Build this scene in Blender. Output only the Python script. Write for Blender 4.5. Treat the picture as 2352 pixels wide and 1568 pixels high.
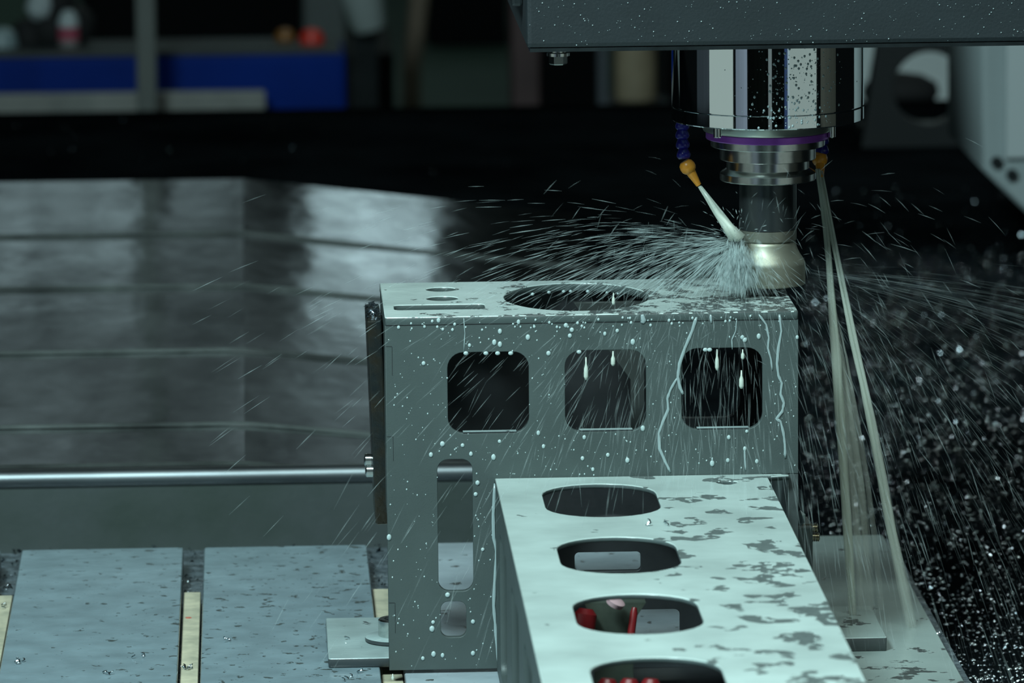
import bpy, bmesh, math, random
from mathutils import Vector, Matrix
PI = math.pi
random.seed(7)
for o in list(bpy.data.objects): bpy.data.objects.remove(o)
S = bpy.context.scene
COL = S.collection

# ------------------------------------------------------------------ camera
FPX = 14000.0
CAM = Vector((-0.0855, -3.9164, 0.8420))
FWD = Vector((0.04234, 0.98672, -0.15678)).normalized()
RGT = Vector((0.9990, -0.0443, -0.0088))
RGT = (RGT - FWD * RGT.dot(FWD)).normalized()
UPV = RGT.cross(FWD).normalized()
cd = bpy.data.cameras.new('camera'); cam = bpy.data.objects.new('camera', cd); COL.objects.link(cam)
cd.sensor_width = 36.0; cd.lens = FPX / 2352 * 36.0; cd.clip_start = 0.05; cd.clip_end = 60
M = Matrix((RGT, UPV, -FWD)).transposed().to_4x4(); M.translation = CAM
cam.matrix_world = M
cd.dof.use_dof = True; cd.dof.focus_distance = 4.0; cd.dof.aperture_fstop = 14.0
S.camera = cam

def at(px, py, ax, v):
    """point of the place seen at a pixel, on the plane axis = v"""
    d = FWD + RGT * ((px - 1176) / FPX) - UPV * ((py - 784) / FPX)
    i = 'xyz'.index(ax)
    return CAM + d * ((v - CAM[i]) / d[i])

# ------------------------------------------------------------------ world, light, exposure
S.view_settings.view_transform = 'Standard'; S.view_settings.look = 'None'
S.view_settings.exposure = 0.0; S.view_settings.gamma = 1.0; S.view_settings.use_curve_mapping = False
S.cycles.use_denoising = True
S.cycles.transparent_max_bounces = 20
S.cycles.max_bounces = 5; S.cycles.diffuse_bounces = 2; S.cycles.glossy_bounces = 3; S.cycles.transmission_bounces = 2
w = bpy.data.worlds.new('world'); S.world = w; w.use_nodes = True
bg = w.node_tree.nodes['Background']; bg.inputs[0].default_value = (0.50, 0.75, 0.80, 1); bg.inputs[1].default_value = 0.004

def area(name, loc, target, sx, sy, power, col):
    l = bpy.data.lights.new(name, 'AREA'); l.shape = 'RECTANGLE'; l.size = sx; l.size_y = sy
    l.energy = power; l.color = col
    o = bpy.data.objects.new(name, l); COL.objects.link(o); o.location = loc
    o.rotation_euler = (Vector(target) - Vector(loc)).to_track_quat('-Z', 'Y').to_euler()
    return o
COOL = (0.72, 0.98, 1.0)
area('work_light', (-0.85, -1.6, 2.1), (0.08, -0.1, 0.1), 0.7, 0.5, 92, COOL)
area('front_left_light', (-2.45, -1.35, 0.3), (0.257, 0.085, 0.3), 1.75, 2.0, 4.9, (0.78, 1.0, 0.93))
area('front_right_light', (2.35, -2.7, 0.3), (0.257, 0.085, 0.3), 2.3, 2.0, 5.2, (0.78, 1.0, 0.93))
area('bay_fill', (0.3, -2.2, 3.4), (0.3, -4.4, 0.0), 2.0, 0.6, 150, (0.82, 1.0, 0.95))  # unseen fill lamp added to light the panels behind the camera
area('bed_glint_fill', (1.75, 1.9, 1.5), (0.55, 0.9, -0.05), 0.9, 0.10, 15, (0.85, 1.0, 0.98))  # added backlight: makes the bed beads glint and lifts the streams
area('wall_board_fill', (-0.1, 12.5, 3.6), (-0.1, 14.0, 1.9), 3.0, 0.3, 19, (0.78, 0.97, 1.0))  # added lamp, brightens the wall boards mirrored in the way cover
area('background_fill', (0.6, 7.0, 3.6), (0.4, 7.6, 0.0), 3.0, 0.5, 26, (0.75, 1.0, 0.92))  # added lamp to light the background objects

# ------------------------------------------------------------------ materials
MATS = {}
def nodes(name):
    m = bpy.data.materials.new(name); m.use_nodes = True
    nt = m.node_tree; b = nt.nodes['Principled BSDF']
    MATS[name] = m
    return m, nt, b
def N(nt, t, **kw):
    n = nt.nodes.new(t)
    for k, v in kw.items(): setattr(n, k, v)
    return n
def coords(nt, scale=(1, 1, 1), loc=(0, 0, 0)):
    tc = N(nt, 'ShaderNodeTexCoord'); mp = N(nt, 'ShaderNodeMapping')
    mp.inputs['Scale'].default_value = scale; mp.inputs['Location'].default_value = loc
    nt.links.new(tc.outputs['Object'], mp.inputs['Vector'])
    return tc, mp
def noise(nt, mp, scale, detail=4, rough=0.55):
    n = N(nt, 'ShaderNodeTexNoise'); n.inputs['Scale'].default_value = scale
    n.inputs['Detail'].default_value = detail; n.inputs['Roughness'].default_value = rough
    nt.links.new(mp.outputs[0], n.inputs['Vector'])
    return n
def ramp(nt, src, stops):
    r = N(nt, 'ShaderNodeValToRGB'); e = r.color_ramp.elements
    while len(e) > 2: e.remove(e[-1])
    for i, (p, c) in enumerate(stops):
        if i < 2: e[i].position = p
        else: e.new(p)
        r.color_ramp.elements[i].color = (*c, 1) if len(c) == 3 else c
    nt.links.new(src, r.inputs[0])
    return r
def bump(nt, b, h, dist, strength=1.0):
    bp = N(nt, 'ShaderNodeBump'); bp.inputs['Distance'].default_value = dist; bp.inputs['Strength'].default_value = strength
    nt.links.new(h, bp.inputs['Height']); nt.links.new(bp.outputs[0], b.inputs['Normal'])
    return bp
def mat(name, col, rough=0.5, metal=0.0, vary=0.0, vscale=20, bmp=0.0, bscale=60, stretch=(1, 1, 1), spec=0.5, col2=None):
    if name in MATS: return MATS[name]
    m, nt, b = nodes(name)
    b.inputs['Base Color'].default_value = (*col, 1); b.inputs['Roughness'].default_value = rough
    b.inputs['Metallic'].default_value = metal; b.inputs['Specular IOR Level'].default_value = spec
    tc, mp = coords(nt, stretch)
    if vary or col2:
        n = noise(nt, mp, vscale, 6, 0.6)
        c2 = col2 or tuple(max(0, c * (1 - vary)) for c in col)
        c1 = col if col2 else tuple(min(1, c * (1 + vary)) for c in col)
        r = ramp(nt, n.outputs[0], [(0.35, c2), (0.65, c1)])
        nt.links.new(r.outputs[0], b.inputs['Base Color'])
    if bmp:
        n2 = noise(nt, mp, bscale, 4)
        bump(nt, b, n2.outputs[0], bmp)
    return m
def film(name, wet, dry, scale, thr, grad=(0, 0, 0), off=0.0, seed=0.0, fine=0.25, rough=0.16, edge=0.03, dryrough=0.35, isl=0, side=None, det=3):
    """milky coolant film with dry patches over steel"""
    if name in MATS: return MATS[name]
    m, nt, b = nodes(name)
    tc, mp = coords(nt, (1, 1, 1), (seed, seed * 0.7, 0))
    n1 = noise(nt, mp, scale, det, 0.55); n2 = noise(nt, mp, scale * 6, 3, 0.6)
    a = N(nt, 'ShaderNodeMath', operation='MULTIPLY_ADD')
    nt.links.new(n2.outputs[0], a.inputs[0]); a.inputs[1].default_value = fine; nt.links.new(n1.outputs[0], a.inputs[2])
    dt = N(nt, 'ShaderNodeVectorMath', operation='DOT_PRODUCT'); dt.inputs[1].default_value = grad
    nt.links.new(tc.outputs['Object'], dt.inputs[0])
    s = N(nt, 'ShaderNodeMath', operation='ADD'); nt.links.new(a.outputs[0], s.inputs[0]); nt.links.new(dt.outputs['Value'], s.inputs[1])
    s2 = N(nt, 'ShaderNodeMath', operation='ADD'); nt.links.new(s.outputs[0], s2.inputs[0]); s2.inputs[1].default_value = off - fine * 0.5
    mk = ramp(nt, s2.outputs[0], [(thr - edge, (0, 0, 0)), (thr, (1, 1, 1))])     # 1 = dry
    if isl:
        n3 = noise(nt, mp, scale * isl, 2, 0.5)
        iw = ramp(nt, n3.outputs[0], [(0.56, (1, 1, 1)), (0.59, (0, 0, 0))])
        mm = N(nt, 'ShaderNodeMath', operation='MULTIPLY'); nt.links.new(mk.outputs[0], mm.inputs[0]); nt.links.new(iw.outputs[0], mm.inputs[1]); mk = mm
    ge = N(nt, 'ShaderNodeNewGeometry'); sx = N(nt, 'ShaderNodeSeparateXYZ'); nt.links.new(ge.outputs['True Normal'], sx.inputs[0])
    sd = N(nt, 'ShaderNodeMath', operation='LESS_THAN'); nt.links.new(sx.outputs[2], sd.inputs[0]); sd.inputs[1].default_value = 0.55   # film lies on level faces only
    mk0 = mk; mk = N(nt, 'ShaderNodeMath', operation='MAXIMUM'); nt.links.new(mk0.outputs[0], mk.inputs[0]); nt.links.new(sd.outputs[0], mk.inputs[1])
    tone = noise(nt, mp, scale * 0.35, 3, 0.5)
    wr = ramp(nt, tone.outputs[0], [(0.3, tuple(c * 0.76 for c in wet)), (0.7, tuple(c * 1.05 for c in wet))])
    mx = N(nt, 'ShaderNodeMix', data_type='RGBA')
    nt.links.new(mk.outputs[0], mx.inputs[0]); nt.links.new(wr.outputs[0], mx.inputs[6])
    dr = ramp(nt, n2.outputs[0], [(0.35, tuple(c * 0.75 for c in dry)), (0.6, dry)])
    nt.links.new(dr.outputs[0], mx.inputs[7])
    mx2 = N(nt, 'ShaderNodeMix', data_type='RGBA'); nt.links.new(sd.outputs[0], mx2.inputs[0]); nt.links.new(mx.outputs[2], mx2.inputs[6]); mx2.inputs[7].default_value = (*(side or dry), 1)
    nt.links.new(mx2.outputs[2], b.inputs['Base Color'])
    rr = N(nt, 'ShaderNodeMapRange'); nt.links.new(mk.outputs[0], rr.inputs[0])
    rr.inputs[3].default_value = rough; rr.inputs[4].default_value = dryrough
    nt.links.new(rr.outputs[0], b.inputs['Roughness'])
    inv = N(nt, 'ShaderNodeMath', operation='SUBTRACT'); inv.inputs[0].default_value = 1; nt.links.new(mk.outputs[0], inv.inputs[1])
    wob = N(nt, 'ShaderNodeMath', operation='MULTIPLY_ADD'); nt.links.new(n1.outputs[0], wob.inputs[0]); wob.inputs[1].default_value = 0.6
    nt.links.new(inv.outputs[0], wob.inputs[2])
    bump(nt, b, wob.outputs[0], 0.0006)
    return m
def water(name, col, alpha, rough=0.3, attr=False, trans=0.5):
    """droplets and threads of milky coolant: partly see-through, lit by the lamps"""
    if name in MATS: return MATS[name]
    m, nt, b = nodes(name)
    nt.nodes.remove(b)
    out = nt.nodes['Material Output']
    df = N(nt, 'ShaderNodeBsdfDiffuse'); df.inputs[0].default_value = (*col, 1)
    tl = N(nt, 'ShaderNodeBsdfTranslucent'); tl.inputs[0].default_value = (*col, 1)
    gl = N(nt, 'ShaderNodeBsdfGlossy'); gl.inputs[1].default_value = rough
    m1 = N(nt, 'ShaderNodeMixShader'); m1.inputs[0].default_value = trans
    nt.links.new(df.outputs[0], m1.inputs[1]); nt.links.new(tl.outputs[0], m1.inputs[2])
    m2 = N(nt, 'ShaderNodeMixShader'); m2.inputs[0].default_value = 0.06
    nt.links.new(m1.outputs[0], m2.inputs[1]); nt.links.new(gl.outputs[0], m2.inputs[2])
    tr = N(nt, 'ShaderNodeBsdfTransparent'); m3 = N(nt, 'ShaderNodeMixShader'); m3.inputs[0].default_value = alpha
    if attr:
        at_ = N(nt, 'ShaderNodeAttribute'); at_.attribute_name = 'thickness'
        nt.links.new(at_.outputs['Fac'], m3.inputs[0])
    nt.links.new(tr.outputs[0], m3.inputs[1]); nt.links.new(m2.outputs[0], m3.inputs[2])
    nt.links.new(m3.outputs[0], out.inputs['Surface'])
    return m
def glow(name, col, strength):
    if name in MATS: return MATS[name]
    m, nt, b = nodes(name)
    tc, mp = coords(nt); n = noise(nt, mp, 1.3, 3)
    r = ramp(nt, n.outputs[0], [(0.3, tuple(c * 0.75 for c in col)), (0.7, col)])
    b.inputs['Base Color'].default_value = (0.1, 0.1, 0.1, 1)
    nt.links.new(r.outputs[0], b.inputs['Emission Color']); b.inputs['Emission Strength'].default_value = strength
    return m

WETC = (0.62, 0.74, 0.71)
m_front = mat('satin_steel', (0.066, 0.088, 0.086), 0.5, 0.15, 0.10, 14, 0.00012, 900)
m_inner = mat('shaded_steel', (0.021, 0.024, 0.026), 0.5, 0.2, 0.2, 30)  # bracket steel darkened: inside shade put into the colour; also serves joints
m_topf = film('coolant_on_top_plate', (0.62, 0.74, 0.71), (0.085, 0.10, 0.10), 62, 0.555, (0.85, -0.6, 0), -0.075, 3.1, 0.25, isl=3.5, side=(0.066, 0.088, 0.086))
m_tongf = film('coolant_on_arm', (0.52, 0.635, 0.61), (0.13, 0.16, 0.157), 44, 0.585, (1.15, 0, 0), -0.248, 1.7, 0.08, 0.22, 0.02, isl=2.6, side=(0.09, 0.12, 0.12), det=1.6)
m_platef = film('coolant_on_table_plate', (0.235, 0.325, 0.365), (0.055, 0.072, 0.072), 95, 0.655, (0.25, 0, 0), 0.035, 0.4, 0.2, edge=0.012)
m_platef3 = film('coolant_on_rear_plates', (0.44, 0.53, 0.58), (0.08, 0.09, 0.09), 60, 0.66, (0, 0, 0), 0, 5.2, 0.2, edge=0.02)
m_rightf = film('coolant_on_far_plate', (0.34, 0.42, 0.40), (0.05, 0.06, 0.06), 32, 0.65, (0, -0.25, 0), 0.03, 8.3, 0.3, 0.25)
m_clampf = film('coolant_on_clamp', (0.40, 0.51, 0.51), (0.04, 0.05, 0.054), 70, 0.74, (0, 0, 0), 0, 2.0, 0.2)
m_black = mat('black_steel', (0.020, 0.026, 0.028), 0.30, 0.4, 0.35, 25, 0.0003, 120)
m_rust = mat('oily_steel_bar', (0.014, 0.022, 0.025), 0.22, 0.3, bmp=0.0005, bscale=160, vscale=45, col2=(0.030, 0.026, 0.018))
m_bright = mat('bright_steel', (0.55, 0.58, 0.58), 0.22, 1.0, 0.1, 200)
m_chrome = mat('polished_chrome', (0.72, 0.76, 0.78), 0.045, 1.0)
m_turned = mat('turned_steel', (0.56, 0.58, 0.56), 0.22, 1.0, 0.08, 200)
m_shank = mat('dark_tool_steel', (0.055, 0.065, 0.068), 0.28, 0.7)
m_cutter = mat('champagne_cutter', (0.27, 0.275, 0.22), 0.45, 0.7)
m_purple = mat('purple_ring', (0.30, 0.075, 0.47), 0.28, 0.35)
m_blueh = mat('blue_hose', (0.012, 0.010, 0.17), 0.28)
m_orange = mat('orange_nozzle', (0.72, 0.29, 0.025), 0.32, vary=0.06, vscale=200)
m_house = mat('head_paint', (0.0165, 0.0235, 0.027), 0.5, 0.1, 0.12, 18, 0.0002, 500)
m_beige = mat('ivory_plastic', (0.62, 0.58, 0.42), 0.4, 0, bmp=0.0004, bscale=120, vscale=60, col2=(0.40, 0.39, 0.29))
m_cover = None

# ------------------------------------------------------------------ mesh helpers
class MB:
    def __init__(s): s.v = []; s.f = []; s.a = []
    def add(s, vs, fs, al=None):
        n = len(s.v); s.v += [tuple(v) for v in vs]; s.f += [tuple(i + n for i in f) for f in fs]
        s.a += (al if isinstance(al, list) else [al if al is not None else 1.0] * len(vs))
        return s
    def box(s, a, b, rot=None, piv=None):
        (x0, y0, z0), (x1, y1, z1) = a, b
        vs = [Vector(p) for p in ((x0,y0,z0),(x1,y0,z0),(x1,y1,z0),(x0,y1,z0),(x0,y0,z1),(x1,y0,z1),(x1,y1,z1),(x0,y1,z1))]
        if rot: vs = [piv + rot @ (v - piv) for v in vs]
        return s.add(vs, [(0,3,2,1),(4,5,6,7),(0,1,5,4),(1,2,6,5),(2,3,7,6),(3,0,4,7)])
    def lathe(s, prof, cen, axis=(0,0,1), n=48):
        """prof: list of (radius, height along axis)"""
        q = Vector(axis).normalized().to_track_quat('Z', 'X').to_matrix(); c = Vector(cen)
        vs = []; fs = []
        for r, h in prof:
            for i in range(n):
                t = 2 * PI * i / n
                vs.append(c + q @ Vector((max(r, 1e-6) * math.cos(t), max(r, 1e-6) * math.sin(t), h)))
        for j in range(len(prof) - 1):
            for i in range(n):
                k = (i + 1) % n
                fs.append((j*n+i, j*n+k, (j+1)*n+k, (j+1)*n+i))
        fs.append(tuple(range(n))[::-1]); fs.append(tuple((len(prof)-1)*n + i for i in range(n)))
        return s.add(vs, fs)
    def tube(s, pts, rad, n=8, al=None, flat=None):
        P = [Vector(p) for p in pts]; m = len(P)
        R = rad if isinstance(rad, list) else [rad] * m
        A = al if isinstance(al, list) else [1.0 if al is None else al] * m
        vs = []; fs = []; av = []
        ref = Vector((0.13, 0.92, 0.37))
        for j in range(m):
            t = (P[min(j+1, m-1)] - P[max(j-1, 0)]).normalized()
            u = t.cross(ref).normalized(); v_ = u.cross(t).normalized()
            for i in range(n):
                a = 2 * PI * i / n
                d = u * math.cos(a) + v_ * math.sin(a)
                if flat: d = Vector((d.x, d.y * flat, d.z))
                vs.append(P[j] + d * R[j]); av.append(A[j])
        for j in range(m - 1):
            for i in range(n):
                k = (i + 1) % n
                fs.append((j*n+i, j*n+k, (j+1)*n+k, (j+1)*n+i))
        fs.append(tuple(range(n))[::-1]); fs.append(tuple((m-1)*n + i for i in range(n)))
        return s.add(vs, fs, av)
    def blob(s, c, r, sub=1, sq=(1, 1, 1)):
        vs, fs = ICO[sub]
        c = Vector(c)
        return s.add([c + Vector((v[0]*r*sq[0], v[1]*r*sq[1], v[2]*r*sq[2])) for v in vs], fs)
    def prism(s, poly, M4, t):
        n = len(poly)
        vs = [M4 @ Vector((x, y, 0)) for x, y in poly] + [M4 @ Vector((x, y, t)) for x, y in poly]
        fs = [tuple(range(n))[::-1], tuple(range(n, 2*n))] + [(i, (i+1) % n, n + (i+1) % n, n + i) for i in range(n)]
        return s.add(vs, fs)
    def build(s, name, material, parent=None, smooth=False, bevel=0.0):
        me = bpy.data.meshes.new(name); me.from_pydata(s.v, [], s.f); me.validate()
        at_ = me.attributes.new('thickness', 'FLOAT', 'POINT')
        if len(at_.data) == len(s.a): at_.data.foreach_set('value', s.a)
        return finish(name, me, material, parent, smooth, bevel)
def finish(name, me, material, parent=None, smooth=False, bevel=0.0):
    bm = bmesh.new(); bm.from_mesh(me); bmesh.ops.recalc_face_normals(bm, faces=bm.faces); bm.to_mesh(me); bm.free()
    me.materials.append(material)
    o = bpy.data.objects.new(name, me); COL.objects.link(o)
    if smooth:
        me.polygons.foreach_set('use_smooth', [True] * len(me.polygons))
        if smooth != 'all':
            bm = bmesh.new(); bm.from_mesh(me)
            for e in bm.edges:
                if len(e.link_faces) == 2 and e.calc_face_angle(0) > math.radians(32): e.smooth = False
            bm.to_mesh(me); bm.free()
    if bevel:
        md = o.modifiers.new('bevel', 'BEVEL'); md.width = bevel; md.segments = 2; md.limit_method = 'ANGLE'
    if parent: child(o, parent)
    return o
def child(o, parent):
    o.parent = parent
    if parent.parent is None: o.matrix_parent_inverse = Matrix.Translation(-parent.location)
ICO = {}
for sub in (1, 2):
    bm = bmesh.new(); bmesh.ops.create_icosphere(bm, subdivisions=sub, radius=1)
    bm.verts.index_update(); ICO[sub] = ([tuple(v.co) for v in bm.verts], [tuple(v.index for v in f.verts) for f in bm.faces]); bm.free()

def rrect(x0, y0, x1, y1, r, n=6):
    p = []
    for cx, cy, a0 in ((x1-r, y1-r, 0), (x0+r, y1-r, 90), (x0+r, y0+r, 180), (x1-r, y0+r, 270)):
        for i in range(n + 1):
            a = math.radians(a0 + 90 * i / n); p.append((cx + r * math.cos(a), cy + r * math.sin(a)))
    return p
def ellipse(cx, cy, rx, ry, n=40):
    return [(cx + rx * math.cos(2*PI*i/n), cy + ry * math.sin(2*PI*i/n)) for i in range(n)]
def obround(cx, cy, r, L, n=14):
    p = []
    for i in range(n + 1): a = PI * i / n; p.append((cx + r * math.cos(a), cy + L/2 - r + r * math.sin(a)))
    for i in range(n + 1): a = PI + PI * i / n; p.append((cx + r * math.cos(a), cy - L/2 + r + r * math.sin(a)))
    return p
def plate(name, outer, holes, t, M4, material, parent=None, bev=0.0004):
    """flat plate with cut-outs; local XY outline, thickness t centred on local Z=0"""
    cu = bpy.data.curves.new(name + '_outline', 'CURVE'); cu.dimensions = '2D'; cu.fill_mode = 'BOTH'
    cu.extrude = t / 2 - bev; cu.bevel_depth = bev; cu.bevel_resolution = 0; cu.offset = -bev
    for lp in [outer] + holes:
        sp = cu.splines.new('POLY'); sp.points.add(len(lp) - 1)
        for i, (x, y) in enumerate(lp): sp.points[i].co = (x, y, 0, 1)
        sp.use_cyclic_u = True
    tmp = bpy.data.objects.new('tmp', cu); COL.objects.link(tmp)
    dg = bpy.context.evaluated_depsgraph_get()
    me = bpy.data.meshes.new_from_object(tmp.evaluated_get(dg)); me.name = name
    bpy.data.objects.remove(tmp); bpy.data.curves.remove(cu)
    me.materials.clear(); me.transform(M4)
    bm = bmesh.new(); bm.from_mesh(me); bmesh.ops.remove_doubles(bm, verts=bm.verts, dist=1e-6); bm.to_mesh(me); bm.free()
    return finish(name, me, material, parent)
def XZ(y):   # local (x, y) -> world (x, z), normal along Y
    return Matrix(((1,0,0,0),(0,0,-1,y),(0,1,0,0),(0,0,0,1)))
def YZ(x):   # local (x, y) -> world (y, z)
    return Matrix(((0,0,1,x),(1,0,0,0),(0,1,0,0),(0,0,0,1)))
def XY(z): return Matrix.Translation((0, 0, z))

def tag(o, label, cat, group=None, kind=None):
    o['label'] = label; o['category'] = cat
    if group: o['group'] = group
    if kind: o['kind'] = kind
    return o
def thing(name, loc, label, cat, group=None):
    o = bpy.data.objects.new(name, None); o.empty_display_size = 0.02; COL.objects.link(o); o.location = loc
    return tag(o, label, cat, group)
def struct(o): o['kind'] = 'structure'; return o
def dup(root, loc, label):
    r = root.copy(); COL.objects.link(r); r.location = loc; r['label'] = label
    for ch in root.children:
        c = ch.copy(); COL.objects.link(c); c.parent = r; c.matrix_parent_inverse = ch.matrix_parent_inverse.copy()
    return r

# ------------------------------------------------------------------ the setting
m_bed = mat('wet_black_bed', (0.0045, 0.006, 0.007), 0.38, 0.0, 0.5, 6, 0.0003, 60, spec=0.0)
struct(MB().box((-3.2, -1.6, -0.11), (3.2, 3.5, -0.05)).build('floor_bed', m_bed))
m_shop = mat('green_shop_floor', (0.055, 0.095, 0.075), 0.45, 0, 0.25, 1.5)
struct(MB().box((-6, 3.55, -0.80), (6, 16, -0.75)).build('floor_shop', m_shop))
m_wall = mat('dark_shop_wall', (0.004, 0.006, 0.0055), 0.8, 0, 0.4, 2.0, spec=0.1)
wb = struct(MB().box((-6, 14.0, -0.75), (6, 14.15, 4.2)).build('wall_back', m_wall))
m_sill = mat('black_sill', (0.002, 0.003, 0.003), 0.8, spec=0.0)
struct(MB().box((-3.2, 3.5, -0.75), (3.2, 3.55, -0.05)).build('trim_1', m_sill))

tag(MB().box((-2.3, 2.7, -0.75), (-2.25, 4.7, 1.6)).build('edge_reflector', mat('edge_reflector_white', (0.55, 0.62, 0.62), 0.5, 0, 0.05, 3)), 'white panel added left of the picture, mirrored at the chrome edge', 'panel')  # panels added out of view to brighten the edges of the chrome
struct(MB().box((-6, -7.0, -0.75), (6, -6.9, 4.2)).build('wall_front', m_wall))
tag(MB().box((2.25, 1.3, -0.75), (2.30, 3.3, 1.6)).build('edge_reflector', MATS['edge_reflector_white']), 'white panel added right of the picture, mirrored at the chrome edge', 'panel')
def bay_panel(name, a0, a1, dist, col, label, cat, h=1.5):  # unseen panels added behind the camera to band the chrome with colour
    p0 = Vector((0.257 - dist * math.sin(math.radians(-a0)), 0.085 - dist * math.cos(math.radians(a0)), 0)); p1 = Vector((0.257 - dist * math.sin(math.radians(-a1)), 0.085 - dist * math.cos(math.radians(a1)), 0))
    d = (p1 - p0).normalized(); n = Vector((d.y, -d.x, 0))
    if n.y > 0: n = -n
    q = [p0, p1, p1 + n * 0.05, p0 + n * 0.05]
    o = MB().add([Vector((v.x, v.y, -0.75)) for v in q] + [Vector((v.x, v.y, h)) for v in q], [(3,2,1,0), (4,5,6,7), (0,1,5,4), (1,2,6,5), (2,3,7,6), (3,0,4,7)]).build(name, mat('bay_' + name, col, 0.5, 0, 0.1, 3))
    return tag(o, label, cat)
bay_panel('lavender_reflector', -43, -29, 5.2, (0.62, 0.66, 0.85), 'pale lavender locker behind the camera, mirrored in the chrome nose', 'reflector')
bay_panel('grey_reflector', -4, 0, 5.6, (0.45, 0.48, 0.5), 'narrow grey locker behind the camera, mirrored in the chrome nose', 'reflector')
bay_panel('blue_reflector', 15, 21, 5.2, (0.06, 0.10, 0.26), 'narrow blue locker behind the camera, mirrored in the chrome nose', 'reflector')
bay_panel('brown_reflector', 61, 84, 5.2, (0.16, 0.15, 0.12), 'brown-grey locker behind the camera, mirrored in the chrome nose', 'reflector')
bay_panel('slate_reflector', -98, -78, 5.2, (0.18, 0.20, 0.24), 'slate grey locker behind the camera, mirrored in the chrome nose', 'reflector')

# high windows on the shop's back wall (above the picture, mirrored in the way cover)
def window(n, x0, x1, z0, z1, cols, strength, rows=1):
    fr = MB().box((x0-.06, 13.94, z0-.06), (x1+.06, 14.0, z0)).box((x0-.06, 13.94, z1), (x1+.06, 14.0, z1+.06))
    fr.box((x0-.06, 13.94, z0), (x0, 14.0, z1)).box((x1, 13.94, z0), (x1+.06, 14.0, z1))
    f = struct(fr.build('window_%d' % n, mat('window_frame_paint', (0.08, 0.09, 0.09), 0.5)))
    k = len(cols)
    for i, c in enumerate(cols):
        a = x0 + (x1 - x0) * i / k; b_ = x0 + (x1 - x0) * (i + 1) / k
        MB().box((a + .006, 13.97, z0), (b_ - .006, 13.99, z1)).build('pane', glow('daylight_%d_%.2f' % (n, c), (0.66, 0.94, 1.0), strength * c), f)
window(1, -1.15, -0.42, 1.52, 1.86, (0.42, 0.36, 0.55, 0.50, 0.60), 0.75)
window(2, -0.34, 0.28, 1.52, 1.80, (0.34, 0.24, 0.16), 0.6)
window(3, 0.47, 0.86, 1.52, 1.84, (0.75, 1.0, 0.9), 1.6)
# unseen cladding boards added above the windows to pattern the way cover
random.seed(11)
for r_ in range(6):
    z = 1.88 + r_ * 0.16; x = -1.4
    while x < 1.5:
        wd = random.uniform(0.12, 0.42); k = random.randrange(4)
        MB().box((x, 13.955 - 0.008 * k, z), (x + wd - 0.012, 14.0, z + 0.15)).build('board', mat('reflected_%d' % k, ((0.06, 0.07, 0.07), (0.18, 0.20, 0.20), (0.34, 0.37, 0.38), (0.55, 0.60, 0.62))[k], 0.6, 0, 0.15, 8), wb)
        x += wd
# ------------------------------------------------------------------ telescopic way cover
def steel_cover():
    m, nt, b = nodes('brushed_cover_steel')
    tc, mp = coords(nt, (1, 1, 1))
    n0 = noise(nt, mp, 7, 5, 0.6)
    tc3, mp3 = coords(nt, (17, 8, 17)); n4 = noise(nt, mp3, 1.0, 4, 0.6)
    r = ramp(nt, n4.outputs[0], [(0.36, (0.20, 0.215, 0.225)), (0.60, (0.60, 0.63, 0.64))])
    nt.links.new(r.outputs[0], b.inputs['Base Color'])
    b.inputs['Metallic'].default_value = 1.0
    rr = N(nt, 'ShaderNodeMapRange'); nt.links.new(n0.outputs[0], rr.inputs[0]); rr.inputs[3].default_value = 0.05; rr.inputs[4].default_value = 0.15
    nt.links.new(rr.outputs[0], b.inputs['Roughness'])
    tc2, mp2 = coords(nt, (1.0, 0.35, 1))
    n1 = noise(nt, mp2, 9, 3, 0.5); bump(nt, b, n1.outputs[0], 0.0026, 0.5)
    return m
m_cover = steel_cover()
wc = thing('way_cover', (-0.09, 0.55, 0.0), 'long telescopic steel way cover with a ridge, behind the round rail', 'machine cover')
RX = -0.0935
seams = [0.545, 0.700, 1.040, 1.380, 1.690, 2.060]
for i in range(5):
    z = 0.0465 + 0.0032 * i; y0 = seams[i]; y1 = seams[i+1] + 0.03; sl = math.tan(math.radians(5.5 + 0.35 * i))
    prof = [(-0.80, z), (RX, z), (0.235, z - (0.235 - RX) * sl)]
    tk = 0.003
    seg = MB()
    top = prof; bot = [(x, zz - tk - 0.004) for x, zz in prof]
    loop = top + bot[::-1]; n = len(loop)
    vs = [(x, y0, zz) for x, zz in loop] + [(x, y1 if i < 4 else seams[5], zz) for x, zz in loop]
    fs = [(0,1,4,5), (1,2,3,4), (6,7,10,11), (7,8,9,10)] + [(k, (k+1) % n, n + (k+1) % n, n + k) for k in range(n)]
    seg.add(vs, fs)
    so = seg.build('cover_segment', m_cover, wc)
    # bright folded lip along the near edge
    lp = MB()
    for (xa, za), (xb, zb) in zip(prof[:-1], prof[1:]):
        lp.prism([(0, 0), (0.0016, 0), (0.0016, 0.0028), (0, 0.0028)], Matrix(((0,0,xb-xa,xa),(1,0,0,y0-0.0018),(0,1,zb-za,za-0.0026),(0,0,0,1))), 1.0)
    lp.build('segment_lip', mat('worn_lip_steel', (0.062, 0.072, 0.069), 0.5, 0.3, 0.5, 14), so)
# inner bearers under the cover so that it rests on the bed
MB().box((-0.78, 0.60, -0.05), (-0.74, 2.05, 0.040)).build('bearer', m_black, wc)
MB().box((0.19, 0.60, -0.05), (0.225, 2.0, 0.006)).build('bearer', m_black, wc)

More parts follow.
